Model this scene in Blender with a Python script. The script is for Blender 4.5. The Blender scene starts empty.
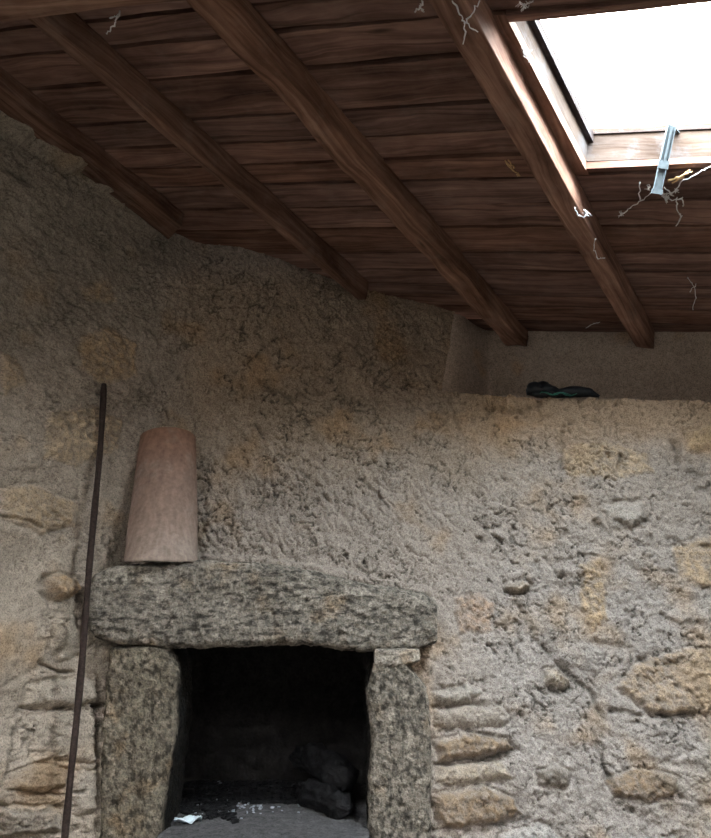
import bpy, math, random
import numpy as np
random.seed(7)
C = bpy.context.scene.collection
W, H, FPX, YH, ZC = 711, 838, 800.0, 590.0, 1.35
PITCH = math.atan((YH-419)/FPX)
cp, sp = math.cos(PITCH), math.sin(PITCH)
CAM = np.array([0, 0, ZC])

# ------------------------------------------------------------------ geometry of the place
def ray(px, py):
    a = px-355.5; b = 419-py
    return np.array([a, FPX*cp-b*sp, FPX*sp+b*cp])
def at(px, py, Y):                    # point seen at a pixel, on the upright plane at depth Y
    d = ray(px, py); return CAM+d*(Y/d[1])
def atz(px, py, z):
    d = ray(px, py); return CAM+d*((z-ZC)/d[2])
def proj(P):
    P = np.asarray(P)-CAM
    f = P[..., 1]*cp+P[..., 2]*sp; u = -P[..., 1]*sp+P[..., 2]*cp
    return 355.5+FPX*P[..., 0]/f, 419-FPX*u/f
nrm = lambda v: v/np.linalg.norm(v)
RD = nrm(ray(877, 730))               # down along the rafters
BD = -nrm(ray(-2200, 260))            # along the boards, to the right
NN = nrm(np.cross(BD, RD)); NN = NN if NN[2] > 0 else -NN
d0 = ray(525, 322); P0 = CAM+d0*(3.3/d0[1])
def roof(px, py, off=0.0):            # point on the underside of the boards (off = below it)
    d = ray(px, py); return CAM+d*(((P0-NN*off-CAM)@NN)/(d@NN))
def roofz(x, y): return P0[2]-((x-P0[0])*NN[0]+(y-P0[1])*NN[1])/NN[2]
def skew(P):                          # P = P0 + a RD + c BD
    M = np.stack([RD, BD, NN], 1); s = np.linalg.solve(M, P-P0); return s
# ------------------------------------------------------------------ noise
def _h(i, j, k, s):
    h = (i*374761393+j*668265263+k*1274126177+s*974634777) & 0xffffffff
    h = ((h ^ (h >> 13))*1274126177) & 0xffffffff
    h = ((h ^ (h >> 16))*2246822519) & 0xffffffff
    return (h ^ (h >> 15)) & 0xffffffff
def vn(P, s=0):                       # gradient noise about -1..1
    P = np.asarray(P, float); I = np.floor(P).astype(np.int64); F = P-I
    U = F*F*F*(F*(F*6-15)+10); r = 0
    for dx in (0, 1):
        for dy in (0, 1):
            for dz in (0, 1):
                h = _h(I[..., 0]+dx, I[..., 1]+dy, I[..., 2]+dz, s)
                g = (((h & 1023)/511.5-1)*(F[..., 0]-dx)+(((h >> 10) & 1023)/511.5-1)*(F[..., 1]-dy)+(((h >> 20) & 1023)/511.5-1)*(F[..., 2]-dz))
                w = (U[..., 0] if dx else 1-U[..., 0])*(U[..., 1] if dy else 1-U[..., 1])*(U[..., 2] if dz else 1-U[..., 2])
                r = r+w*g
    return r*1.5
def fbm(P, o=4, s=0, g=.5, ridge=False):
    r = 0; a = 1; t = 0
    for i in range(o):
        n = vn(P*(2.03**i)+i*7.3, s+i)
        r = r+a*((1-2*np.abs(n)) if ridge else n); t += a; a *= g
    return r/t
def worley(P, s=0):                   # 2D (F1, F2, cell hash)
    P = np.asarray(P, float); I = np.floor(P).astype(np.int64)
    f1 = np.full(P.shape[:-1], 9.); f2 = f1.copy(); hc = np.zeros_like(f1)
    for dx in (-1, 0, 1):
        for dy in (-1, 0, 1):
            a = I[..., 0]+dx; b = I[..., 1]+dy; h = _h(a, b, 0, s)
            d = np.hypot(a+(h & 1023)/1023.-P[..., 0], b+((h >> 10) & 1023)/1023.-P[..., 1])
            m = d < f1
            f2 = np.where(m, f1, np.minimum(f2, d)); hc = np.where(m, ((h >> 20) & 1023)/1023., hc); f1 = np.where(m, d, f1)
    return f1, f2, hc
sst = lambda a, b, x: (lambda t: t*t*(3-2*t))(np.clip((x-a)/(b-a), 0, 1))
def seg_d(U, V, pts, closed=False):   # distance to a polyline, in pixels
    d = np.full(U.shape, 1e9); n = len(pts)
    for i in range(n if closed else n-1):
        ax, ay = pts[i]; bx, by = pts[(i+1) % n]
        ex, ey = bx-ax, by-ay; L = ex*ex+ey*ey+1e-9
        t = np.clip(((U-ax)*ex+(V-ay)*ey)/L, 0, 1)
        d = np.minimum(d, np.hypot(U-ax-t*ex, V-ay-t*ey))
    return d
def inside(U, V, pts):
    r = np.zeros(U.shape, bool); n = len(pts)
    for i in range(n):
        ax, ay = pts[i]; bx, by = pts[(i+1) % n]
        if ay == by: continue
        c = ((ay > V) != (by > V)) & (U < (bx-ax)*(V-ay)/(by-ay)+ax)
        r ^= c
    return r
def sdf(U, V, pts):                   # positive inside
    d = seg_d(U, V, pts, True); return np.where(inside(U, V, pts), d, -d)

# ------------------------------------------------------------------ mesh helpers
def link(name, me, mat, parent=None, smooth=True):
    o = bpy.data.objects.new(name, me); C.objects.link(o)
    if mat: me.materials.append(mat)
    me.polygons.foreach_set('use_smooth', [smooth]*len(me.polygons))
    if parent: o.parent = parent
    return o
def np_mesh(name, V, Fq, col=None, uv=None):
    V = np.asarray(V, np.float32); Fq = np.asarray(Fq, np.int32)
    me = bpy.data.meshes.new(name); k = Fq.shape[1]
    me.vertices.add(len(V)); me.vertices.foreach_set('co', V.ravel())
    me.loops.add(Fq.size); me.loops.foreach_set('vertex_index', Fq.ravel())
    me.polygons.add(len(Fq)); me.polygons.foreach_set('loop_start', np.arange(0, Fq.size, k, dtype=np.int32))
    me.polygons.foreach_set('loop_total', np.full(len(Fq), k, np.int32))
    me.update(calc_edges=True)
    if col is not None:
        a = me.color_attributes.new('Tint', 'FLOAT_COLOR', 'POINT')
        a.data.foreach_set('color', np.concatenate([col, np.ones((len(col), 1))], 1).astype(np.float32).ravel())
    if uv is not None:
        l = me.uv_layers.new(name='UVMap'); l.data.foreach_set('uv', np.asarray(uv, np.float32)[Fq.ravel()].ravel())
    me.validate(); return me
def gridf(nu, nv, wrap=False, keep=None):
    i, j = np.meshgrid(np.arange(nu if wrap else nu-1), np.arange(nv-1), indexing='ij')
    a = i*nv+j; b = ((i+1) % nu)*nv+j
    F = np.stack([a, b, b+1, a+1], -1).reshape(-1, 4)
    if keep is not None:
        k = keep.ravel(); F = F[k[F].all(1)]
    return F
def compact(V, F, *att):
    u = np.unique(F); m = np.full(len(V), -1); m[u] = np.arange(len(u))
    return (V[u], m[F])+tuple(a[u] for a in att)
def tag(o, label=None, cat=None, group=None, kind=None):
    if label: o['label'] = label
    if cat: o['category'] = cat
    if group: o['group'] = group
    if kind: o['kind'] = kind
    return o
def empty(name, loc):
    o = bpy.data.objects.new(name, None); C.objects.link(o); o.location = loc; o.empty_display_size = .05; return o
def part(name, me, mat, root, smooth=True):     # mesh given in world coordinates
    o = link(name, me, mat, root, smooth)
    l = root.location; p = root.parent
    while p: l = l+p.location; p = p.parent
    me.transform(__import__('mathutils').Matrix.Translation(-l)); return o
def thing_mesh(name, me, mat, smooth=True):     # origin moved to the base of the mesh
    import mathutils
    n = len(me.vertices); co = np.empty(n*3, np.float32); me.vertices.foreach_get('co', co); co = co.reshape(-1, 3)
    b = np.array([*(co.min(0)+co.max(0))[:2]/2, co[:, 2].min()]); me.transform(mathutils.Matrix.Translation(-b))
    o = link(name, me, mat, None, smooth); o.location = b; return o
def tube_np(pts, rad, n=6):
    pts = np.asarray(pts, float); rad = np.broadcast_to(np.asarray(rad, float), (len(pts),))
    T = np.gradient(pts, axis=0); T /= np.linalg.norm(T, axis=1)[:, None]+1e-12
    up = np.array([.13, .31, .94]) if abs(T[0][2]) < .9 else np.array([1., .1, 0])
    A = np.cross(T, up); A /= np.linalg.norm(A, axis=1)[:, None]; B = np.cross(T, A)
    an = np.arange(n)*2*math.pi/n
    V = pts[None]+rad[None, :, None]*(np.cos(an)[:, None, None]*A[None]+np.sin(an)[:, None, None]*B[None])
    m = len(pts); V = V.reshape(-1, 3); F = list(map(tuple, gridf(n, m, True)))
    V = np.vstack([V, pts[0], pts[-1]]); a = n*m
    for i in range(n):
        j = (i+1) % n
        F.append((a, j*m, i*m, a)); F.append((a+1, i*m+m-1, j*m+m-1, a+1))
    return V, F
def raw_mesh(name, parts, uvs=None):
    Vs, Fs, o = [], [], 0
    for V, F in parts:
        Vs.append(np.asarray(V, float)); Fs += [tuple(dict.fromkeys(int(x)+o for x in f)) for f in F]; o += len(V)
    V = np.vstack(Vs); me = bpy.data.meshes.new(name); me.from_pydata(V.tolist(), [], Fs); me.update()
    return me
# a long body between two corner rings, subdivided, with rounded arrises (stone blocks, timbers)
def block_np(stations, n_per, axis_noise=None):
    pass

# ------------------------------------------------------------------ materials
def mat_new(name):
    m = bpy.data.materials.new(name); m.use_nodes = True; nt = m.node_tree; nt.nodes.clear()
    o = nt.nodes.new('ShaderNodeOutputMaterial'); b = nt.nodes.new('ShaderNodeBsdfPrincipled')
    nt.links.new(b.outputs[0], o.inputs[0]); return m, nt, b
def nd(nt, t, **k):
    n = nt.nodes.new('ShaderNode'+t)
    for a, v in k.items():
        if hasattr(n, a) and a not in ('Scale',): setattr(n, a, v)
        else: n.inputs[a.replace('_', ' ')].default_value = v
    return n
def ramp(nt, fac, stops):
    r = nt.nodes.new('ShaderNodeValToRGB'); e = r.color_ramp.elements
    while len(e) < len(stops): e.new(.5)
    for q, (p, c) in zip(e, stops): q.position = p; q.color = (*c, 1) if len(c) == 3 else c
    nt.links.new(fac, r.inputs[0]); return r.outputs[0]
def mix(nt, a, b, f, mode='MIX'):
    m = nt.nodes.new('ShaderNodeMix'); m.data_type = 'RGBA'; m.blend_type = mode; m.clamp_factor = True
    for s, v in ((0, f), (6, a), (7, b)):
        if isinstance(v, (int, float)): m.inputs[s].default_value = v
        elif isinstance(v, tuple): m.inputs[s].default_value = (*v, 1)
        else: nt.links.new(v, m.inputs[s])
    return m.outputs[2]
def noise(nt, vec, sc, det=6, rough=.6, dist=0):
    n = nt.nodes.new('ShaderNodeTexNoise'); n.inputs['Scale'].default_value = sc; n.inputs['Detail'].default_value = det
    n.inputs['Roughness'].default_value = rough; n.inputs['Distortion'].default_value = dist
    if vec is not None: nt.links.new(vec, n.inputs['Vector'])
    return n.outputs[0]
def mapping(nt, src, sc=(1, 1, 1)):
    t = nt.nodes.new('ShaderNodeTexCoord'); m = nt.nodes.new('ShaderNodeMapping'); m.inputs['Scale'].default_value = sc
    nt.links.new(t.outputs[src], m.inputs[0]); return m.outputs[0]
def bump(nt, b, hgt, st, dist=.01, prev=None):
    n = nt.nodes.new('ShaderNodeBump'); n.inputs['Strength'].default_value = st; n.inputs['Distance'].default_value = dist
    nt.links.new(hgt, n.inputs['Height'])
    if prev is not None: nt.links.new(prev, n.inputs['Normal'])
    nt.links.new(n.outputs[0], b.inputs['Normal']); return n.outputs[0]
def rough_stone(name, lo, hi, sc=60, use_tint=True, bst=.6, rgh=.95, crv=(.52, .80)):
    m, nt, b = mat_new(name); g = mapping(nt, 'Object')
    n1 = noise(nt, g, sc, 8, .65); n2 = noise(nt, g, sc*3.5, 4, .7)
    c = ramp(nt, n1, [(.3, lo), (.7, hi)])
    if use_tint:
        a = nt.nodes.new('ShaderNodeVertexColor'); a.layer_name = 'Tint'
        c = mix(nt, a.outputs[0], c, 1.0, 'MULTIPLY')
    sp_ = ramp(nt, n2, [(.36, (.55, .53, .5)), (.5, (1, 1, 1)), (.68, (1.25, 1.25, 1.25))])
    c = mix(nt, c, sp_, 1.0, 'MULTIPLY')
    nt.links.new(c, b.inputs['Base Color']); b.inputs['Roughness'].default_value = rgh; b.inputs['Specular IOR Level'].default_value = .15
    rn = nt.nodes.new('ShaderNodeTexNoise'); rn.noise_type = 'RIDGED_MULTIFRACTAL'; rn.inputs['Scale'].default_value = sc*.36; rn.inputs['Detail'].default_value = 6
    rn.inputs['Roughness'].default_value = .6; rn.inputs['Distortion'].default_value = .6; nt.links.new(g, rn.inputs['Vector'])
    cav = ramp(nt, rn.outputs[0], [(crv[0], (1, 1, 1)), (crv[1], (0, 0, 0))]); msk = ramp(nt, noise(nt, g, sc*.12, 4, .6), [(.42, (0, 0, 0)), (.60, (1, 1, 1))])
    cv = mix(nt, (1., 1., 1.), cav, msk)
    c = mix(nt, c, ramp(nt, cv, [(0, (.30, .27, .25)), (1, (1, 1, 1))]), 1.0, 'MULTIPLY'); nt.links.new(c, b.inputs['Base Color'])
    p = bump(nt, b, cv, .7, .012); p = bump(nt, b, n1, bst, .014, p); bump(nt, b, n2, bst*.8, .004, p); return m
M_wall = rough_stone('lime_mortar', (.60, .60, .60), (.93, .92, .905), 60, bst=.45)
M_gran = rough_stone('weathered_granite', (.40, .40, .40), (1.5, 1.47, 1.40), 62, bst=1., crv=(.45, .75))
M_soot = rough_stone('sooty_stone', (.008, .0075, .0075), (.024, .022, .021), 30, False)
M_ash = rough_stone('ash_bed', (.045, .045, .048), (.12, .118, .12), 40, False)
M_char = rough_stone('charcoal', (.004, .004, .0045), (.020, .020, .022), 60, False, rgh=.6)
M_floor = rough_stone('earth_floor', (.09, .075, .06), (.18, .15, .12), 12, False)

def wood_mat(name, cols, su=2.2, sv=38, rgh=.75, vary=.35, dust=(.4, .36, .32), dustf=.15, bst=.5):
    m, nt, b = mat_new(name); g = mapping(nt, 'UV', (su, sv, 1))
    warp = noise(nt, mapping(nt, 'UV', (2.5, 9, 1)), 1.0, 3, .5)
    a = nt.nodes.new('ShaderNodeVectorMath'); a.operation = 'MULTIPLY_ADD'
    nt.links.new(warp, a.inputs[0]); a.inputs[1].default_value = (0, 5.0, 0); nt.links.new(g, a.inputs[2]); g2 = a.outputs[0]
    n1 = noise(nt, g2, 1.0, 8, .62, .3)
    c = ramp(nt, n1, [(.25, cols[0]), (.45, cols[1]), (.62, cols[2]), (.8, cols[3])])
    n3 = noise(nt, mapping(nt, 'UV', (3.5, 7, 1)), 1.0, 4, .6)
    c = mix(nt, c, ramp(nt, n3, [(.32, (.48, .42, .41)), (.5, (.92, .88, .88)), (.66, (1.3, 1.25, 1.24))]), .9, 'MULTIPLY')
    k = nt.nodes.new('ShaderNodeTexVoronoi'); k.inputs['Scale'].default_value = 1.0
    nt.links.new(mapping(nt, 'UV', (2.2, 9, 1)), k.inputs['Vector'])
    c = mix(nt, (.05, .03, .022), c, ramp(nt, k.outputs[0], [(.03, (.15,)*3), (.10, (1, 1, 1))]))
    v = nt.nodes.new('ShaderNodeVertexColor'); v.layer_name = 'Tint'
    c = mix(nt, c, v.outputs[0], 1.0, 'MULTIPLY')
    n4 = noise(nt, mapping(nt, 'Object'), 9, 6, .7)
    f = ramp(nt, n4, [(.5, (0, 0, 0)), (.75, (dustf*2.2,)*3)])
    c = mix(nt, c, dust, f)
    nt.links.new(c, b.inputs['Base Color']); b.inputs['Roughness'].default_value = rgh; b.inputs['Specular IOR Level'].default_value = .02 if 'frame' in name else .07
    p = bump(nt, b, n1, bst, .004); bump(nt, b, noise(nt, mapping(nt, 'Object'), 90, 4), .2, .003, p); return m
M_board = wood_mat('roof_board_wood', [(.050, .030, .026), (.155, .092, .073), (.25, .158, .126), (.34, .24, .20)], 1.6, 48, dustf=.05, bst=.9)
M_raft = wood_mat('rafter_wood', [(.085, .052, .038), (.215, .133, .098), (.33, .222, .172), (.45, .33, .27)], 2.0, 58, dustf=.08, bst=.8)
M_frame = wood_mat('weathered_frame_wood', [(.030, .020, .014), (.050, .037, .029), (.064, .052, .044), (.080, .070, .064)], 3, 60, dust=(.085, .09, .10), dustf=.3)

def simple(name, col, rgh=.8, metal=0, nsc=None, amt=.4, bst=.3, spec=.3):
    m, nt, b = mat_new(name)
    b.inputs['Roughness'].default_value = rgh; b.inputs['Metallic'].default_value = metal; b.inputs['Specular IOR Level'].default_value = spec
    n = noise(nt, mapping(nt, 'Object'), nsc or 40, 6, .65)
    lo = tuple(max(0, x*(1-amt)) for x in col); hi = tuple(min(1, x*(1+amt)) for x in col)
    nt.links.new(ramp(nt, n, [(.3, lo), (.7, hi)]), b.inputs['Base Color']); bump(nt, b, n, bst, .003); return m
M_rust = simple('rusted_iron', (.034, .022, .019), .8, .3, 120, .5, .6)
M_zinc = simple('galvanised_steel', (.11, .135, .15), .5, .4, 60, .25, .2, .5)
M_web = simple('cobweb_silk', (.72, .72, .74), .9, 0, 200, .1)
M_straw = simple('dry_straw', (.55, .36, .18), .8, 0, 90, .3)
M_bag = simple('black_plastic_rope', (.007, .009, .012), .5, 0, 90, .5, .3)
M_green = simple('green_twine', (.02, .13, .10), .6, 0, 90, .3)
M_paper = simple('crumpled_paper', (.62, .72, .78), .7, 0, 60, .12)
M_bits = simple('pale_ash_flakes', (.30, .32, .36), .8, 0, 60, .35)
def clay():
    m, nt, b = mat_new('fired_clay'); g = mapping(nt, 'Generated')
    s = nt.nodes.new('ShaderNodeSeparateXYZ'); nt.links.new(g, s.inputs[0])
    c0 = ramp(nt, s.outputs[2], [(0, (.31, .245, .205)), (.30, (.275, .198, .160)), (.62, (.262, .175, .138)), (1, (.27, .148, .10))])
    n = noise(nt, mapping(nt, 'Object'), 7, 6, .6); c = mix(nt, c0, (.34, .29, .25), ramp(nt, n, [(.52, (0,)*3), (.68, (.55,)*3)]))
    st = noise(nt, mapping(nt, 'Object', (60, 60, 2)), 1, 4, .5); c = mix(nt, c, ramp(nt, st, [(.3, (.8,)*3), (.7, (1.1,)*3)]), 1., 'MULTIPLY')
    f = noise(nt, mapping(nt, 'Object'), 70, 6, .7); c = mix(nt, c, ramp(nt, f, [(.35, (.75,)*3), (.6, (1.05,)*3)]), 1., 'MULTIPLY')
    nt.links.new(c, b.inputs['Base Color']); b.inputs['Roughness'].default_value = .88; b.inputs['Specular IOR Level'].default_value = .2
    bump(nt, b, f, .25, .002); return m
M_clay = clay()
def glass():
    m, nt, b = mat_new('window_glass'); o = [n for n in nt.nodes if n.type == 'OUTPUT_MATERIAL'][0]
    t = nt.nodes.new('ShaderNodeBsdfTransparent'); g = nt.nodes.new('ShaderNodeBsdfGlossy'); g.inputs['Roughness'].default_value = .05
    mx = nt.nodes.new('ShaderNodeMixShader')
    t.inputs[0].default_value = (.93, .965, .975, 1)
    mx.inputs[0].default_value = .05; nt.links.new(t.outputs[0], mx.inputs[1]); nt.links.new(g.outputs[0], mx.inputs[2])
    nt.links.new(mx.outputs[0], o.inputs[0]); return m
M_glass = glass()

# ------------------------------------------------------------------ the big rubble wall as one relief
ctrl = []
for px, py in [(-70, 52), (0, 105), (90, 165), (180, 235), (240, 247), (300, 268), (370, 290), (430, 305), (458, 313)]:
    ctrl.append(roof(px, py))
for px, py, Y in [(-60, 250, 2.12), (0, 250, 2.28), (90, 280, 2.60), (150, 300, 2.82), (230, 330, 2.97), (330, 350, 3.08), (430, 350, 3.20),
                  (-60, 400, 2.12), (0, 400, 2.32), (60, 400, 2.50), (104, 400, 2.67), (150, 410, 2.84), (240, 410, 2.95), (350, 400, 3.04), (445, 392, 3.12), (570, 397, 3.06), (711, 403, 2.97), (800, 408, 2.90),
                  (-60, 560, 2.15), (0, 560, 2.36), (60, 560, 2.53), (100, 560, 2.67), (140, 550, 2.78), (210, 550, 2.85), (320, 560, 2.88), (430, 575, 2.90), (560, 560, 2.93), (711, 560, 2.88), (800, 560, 2.83),
                  (-60, 700, 2.16), (0, 700, 2.38), (60, 700, 2.54), (100, 700, 2.66), (430, 700, 2.77), (560, 700, 2.84), (711, 700, 2.80), (800, 700, 2.77),
                  (-60, 838, 2.18), (0, 838, 2.40), (60, 838, 2.55), (100, 838, 2.64), (270, 800, 2.68), (430, 838, 2.68), (560, 838, 2.75), (711, 838, 2.74), (800, 838, 2.72),
                  (0, 1050, 2.42), (100, 1050, 2.62), (430, 1050, 2.62), (711, 1050, 2.68)]:
    ctrl.append(at(px, py, Y))
ctrl = np.array(ctrl)
def _U(r2): return .5*r2*np.log(r2+1e-12)
n_ = len(ctrl); K = _U(((ctrl[:, None, [0, 2]]-ctrl[None, :, [0, 2]])**2).sum(-1))+np.eye(n_)*2e-4
Pm = np.concatenate([np.ones((n_, 1)), ctrl[:, [0, 2]]], 1)
A = np.block([[K, Pm], [Pm.T, np.zeros((3, 3))]]); sol = np.linalg.solve(A, np.concatenate([ctrl[:, 1], np.zeros(3)]))
def baseY(X, Z):
    r = sol[n_]+sol[n_+1]*X+sol[n_+2]*Z
    for i in range(n_): r = r+sol[i]*_U((X-ctrl[i, 0])**2+(Z-ctrl[i, 2])**2)
    return r
RES = .0034
xs = np.arange(-1.30, 1.85, RES); zs = np.concatenate([np.arange(-.02, .52, .03), np.arange(.54, 3.02, RES)])
X, Z = np.meshgrid(xs, zs, indexing='ij'); Yb = baseY(X, Z)
U, V = proj(np.stack([X, Yb, Z], -1))
S = X+.55*(Yb-2.8)
Q = np.stack([S, Z*0+.3, Z], -1)
wu = fbm(Q*9, 3, 11)*7+fbm(Q*40, 3, 17)*2.5; wv = fbm(Q*9+5, 3, 12)*7+fbm(Q*40+3, 3, 18)*2.5
U2, V2 = U+wu, V+wv
big = fbm(Q*2.2, 3, 1); mid = fbm(Q*7, 4, 2); fine = fbm(Q*30, 4, 3, .6); vfine = fbm(Q*90, 3, 4, .6)
# scalloped trowel throws of the rough coat
rot = np.stack([(S*.8+Z*.45)*26+mid*1.1, (Z*.85-S*.4)*17+big], -1)
f1, f2, hc = worley(rot, 5)
scal = np.clip(1-f1*1.15, -1, 1)
edge = sst(.0, .28, f2-f1)
hood = sst(150, 215, U+mid*25)*(1-sst(500, 560, U+mid*30))*sst(20, 60, V-235)*(1-sst(560, 600, V+mid*15))
coarse = .55+.45*sst(-.3, .3, big)
smoothL = (1-sst(40, 110, U-(V-560)*-.45+mid*25))*sst(450, 600, V+mid*60)     # smoother plaster, lower left
rgt = sst(430, 520, U+mid*20)
hgt = big*.016+mid*.016+fine*(.010+.006*rgt)*(1-.6*smoothL)+vfine*.0042*(1-.4*smoothL)
hgt += hood*((scal-.4)*.013*coarse-(1-edge)*.007*sst(-.2, .4, mid+fine))
pit = sst(.34, .62, fbm(Q*22+3, 4, 21, .6))*(1-.6*smoothL); hgt -= pit*.018*(.5+.5*hood+.5*rgt)
crk = sst(.86, .97, fbm(np.stack([S*7+Z*3, Z*0, Z*6-S*5], -1), 4, 31, .55, True)); hgt -= crk*.016*(.35+.65*rgt)*(1-.7*smoothL)
rub = np.stack([S*5.2+mid*.5, Z*8+big], -1); g1, g2, gh = worley(rub, 9)       # buried rubble coursing
rubm = rgt*sst(410, 470, V)*(1-hood)+.5*(1-sst(150, 200, U))*(1-.6*smoothL)
hgt += rubm*sst(.02, .45, g2-g1)*.010*(gh > .35)
cr2 = sst(.76, .90, fbm(Q*np.array([15, 1, 19])+mid[..., None]*.8, 5, 131, .6, True)+.25*fbm(Q*5+2, 2, 132))*(.35+.5*hood-.05*rgt).clip(0, 1)*(1-.85*smoothL)
cr3 = sst(.76, .90, fbm(Q*34+2, 4, 141, .6, True)+.3*fbm(Q*8+2, 2, 142))*(1-.8*smoothL)
hgt -= cr2*.017+cr3*.010
# albedo
base = np.array([.420, .368, .322])
col = base[None, None]*(1+.10*big[..., None]+.14*mid[..., None]+.14*fine[..., None])
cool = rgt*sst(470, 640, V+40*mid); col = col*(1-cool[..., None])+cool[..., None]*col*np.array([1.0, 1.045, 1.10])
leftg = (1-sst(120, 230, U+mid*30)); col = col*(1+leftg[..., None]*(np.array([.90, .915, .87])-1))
lit_left = leftg*sst(300, 430, V+mid*60); col = col*(1+lit_left[..., None]*(np.array([1.24, 1.20, 1.20])-1))  # light on the lower left wall, put into the colour as a paler tone
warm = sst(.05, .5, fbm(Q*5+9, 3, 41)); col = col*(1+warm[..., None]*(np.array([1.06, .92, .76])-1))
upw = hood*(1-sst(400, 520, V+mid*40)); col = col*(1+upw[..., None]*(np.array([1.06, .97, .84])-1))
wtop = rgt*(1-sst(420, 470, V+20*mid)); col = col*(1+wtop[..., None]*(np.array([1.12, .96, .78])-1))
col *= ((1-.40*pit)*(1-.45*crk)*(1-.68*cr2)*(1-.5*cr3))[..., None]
OC, BR, GR, RD_, DK = (.44, .32, .19), (.25, .18, .115), (.30, .28, .25), (.38, .24, .17), (.14, .115, .09)
YL = (.43, .33, .22)
stones = [  # outline in the picture, colour, rise (m), grain, strength
 ([(45, 412), (100, 405), (125, 420), (118, 452), (75, 466), (42, 455)], YL, .006, 2.2, .8),
 ([(82, 335), (110, 325), (140, 345), (138, 378), (100, 385), (78, 368)], OC, .006, 1.4, .75),
 ([(0, 352), (18, 356), (28, 385), (0, 398)], OC, .006, 1.2, .6),
 ([(0, 488), (34, 484), (80, 500), (78, 528), (40, 534), (0, 520)], OC, .010, 1.2, .6),
 ([(80, 285), (112, 278), (120, 300), (88, 304)], OC, .004, 1., .5),
 ([(46, 580), (58, 572), (76, 578), (80, 594), (64, 602), (50, 598)], (.36, .25, .15), .035, 1.2, .95),
 ([(26, 684), (60, 678), (98, 676), (99, 704), (60, 709), (26, 706)], (.37, .33, .28), .022, .6, .8),
 ([(10, 772), (40, 766), (70, 772), (66, 790), (30, 795), (8, 790)], BR, .018, 1., .8),
 ([(0, 806), (55, 806), (62, 832), (0, 836)], GR, .02, .6, .6),
 ([(68, 772), (96, 770), (98, 812), (72, 814)], GR, .01, .6, .4),
 ([(30, 716), (95, 712), (97, 762), (34, 764)], (.34, .30, .25), .012, .6, .5),
 ([(50, 620), (70, 606), (88, 650), (58, 662)], (.33, .30, .25), .010, .6, .5),
 ([(560, 448), (600, 440), (648, 452), (656, 474), (610, 482), (566, 476)], (.47, .36, .24), .004, .8, .75),
 ([(578, 564), (600, 560), (608, 590), (610, 622), (590, 632), (580, 610)], OC, .010, 1.6, .75),
 ([(672, 545), (711, 536), (740, 550), (736, 588), (700, 592), (676, 575)], OC, .008, 1., .7),
 ([(612, 690), (640, 660), (690, 648), (740, 652), (745, 712), (690, 712), (650, 716)], (.38, .29, .20), .020, 1.3, .85),
 ([(604, 778), (640, 766), (682, 776), (678, 796), (650, 804), (618, 798)], BR, .024, 1., .9),
 ([(533, 770), (552, 764), (572, 772), (566, 788), (538, 786)], DK, .02, .8, .85),
 ([(542, 670), (560, 666), (572, 680), (562, 690), (544, 686)], (.42, .36, .28), .024, .8, .8),
 ([(434, 740), (470, 732), (508, 738), (518, 748), (490, 758), (440, 760)], BR, .024, 1.1, .9),
 ([(432, 796), (476, 786), (514, 796), (524, 812), (500, 824), (440, 828)], BR, .030, 1.1, .9),
 ([(500, 834), (540, 822), (566, 842), (540, 870), (500, 866)], (.40, .39, .37), .02, .5, .7),
 ([(452, 598), (480, 592), (496, 602), (494, 630), (462, 634)], (.44, .31, .22), .008, 1.2, .7),
 ([(432, 690), (470, 684), (484, 694), (470, 704), (436, 704)], (.40, .38, .34), .018, .6, .6),
 ([(436, 708), (500, 704), (512, 722), (470, 728), (438, 726)], (.34, .30, .25), .016, .8, .6),
 ([(436, 764), (500, 762), (512, 780), (460, 786), (436, 784)], (.40, .33, .24), .018, .8, .6),
 ([(684, 432), (711, 424), (740, 436), (720, 452), (690, 450)], OC, .010, 1., .7),
 ([(505, 585), (524, 578), (534, 586), (520, 594), (506, 592)], (.44, .37, .29), .022, .8, .7),
 ([(600, 505), (640, 502), (648, 526), (610, 530)], (.46, .43, .39), .016, .6, .6),
 ([(640, 775), (711, 740), (750, 760), (750, 800), (690, 800)], (.36, .33, .29), .008, .8, .4),
 ([(500, 395), (530, 398), (560, 402), (548, 414), (505, 412)], (.46, .34, .23), .008, .8, .6),
]
gv = fbm(Q*55, 3, 51)
def near(p, m=14):
    a = np.array(p); return (U > a[:, 0].min()-m) & (U < a[:, 0].max()+m) & (V > a[:, 1].min()-m) & (V < a[:, 1].max()+m)
for pts, c, rise, gr, st in stones:
    m = near(pts); s = sdf(U2[m], V2[m], pts)
    k = sst(-1.5, 5, s); g = gv[m]*gr
    hgt[m] += rise*sst(-1, 8, s)+k*g*.006-.009*np.exp(-((s+.5)/2.0)**2)*min(1, rise/.015)
    cc = np.array(c)[None]*1.15*(1+.55*g[:, None]+.2*fine[m][:, None])
    w = (k*st*(.75+.25*np.tanh(gv[m]*4)))[:, None]
    col[m] = col[m]*(1-w)+cc*w
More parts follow.
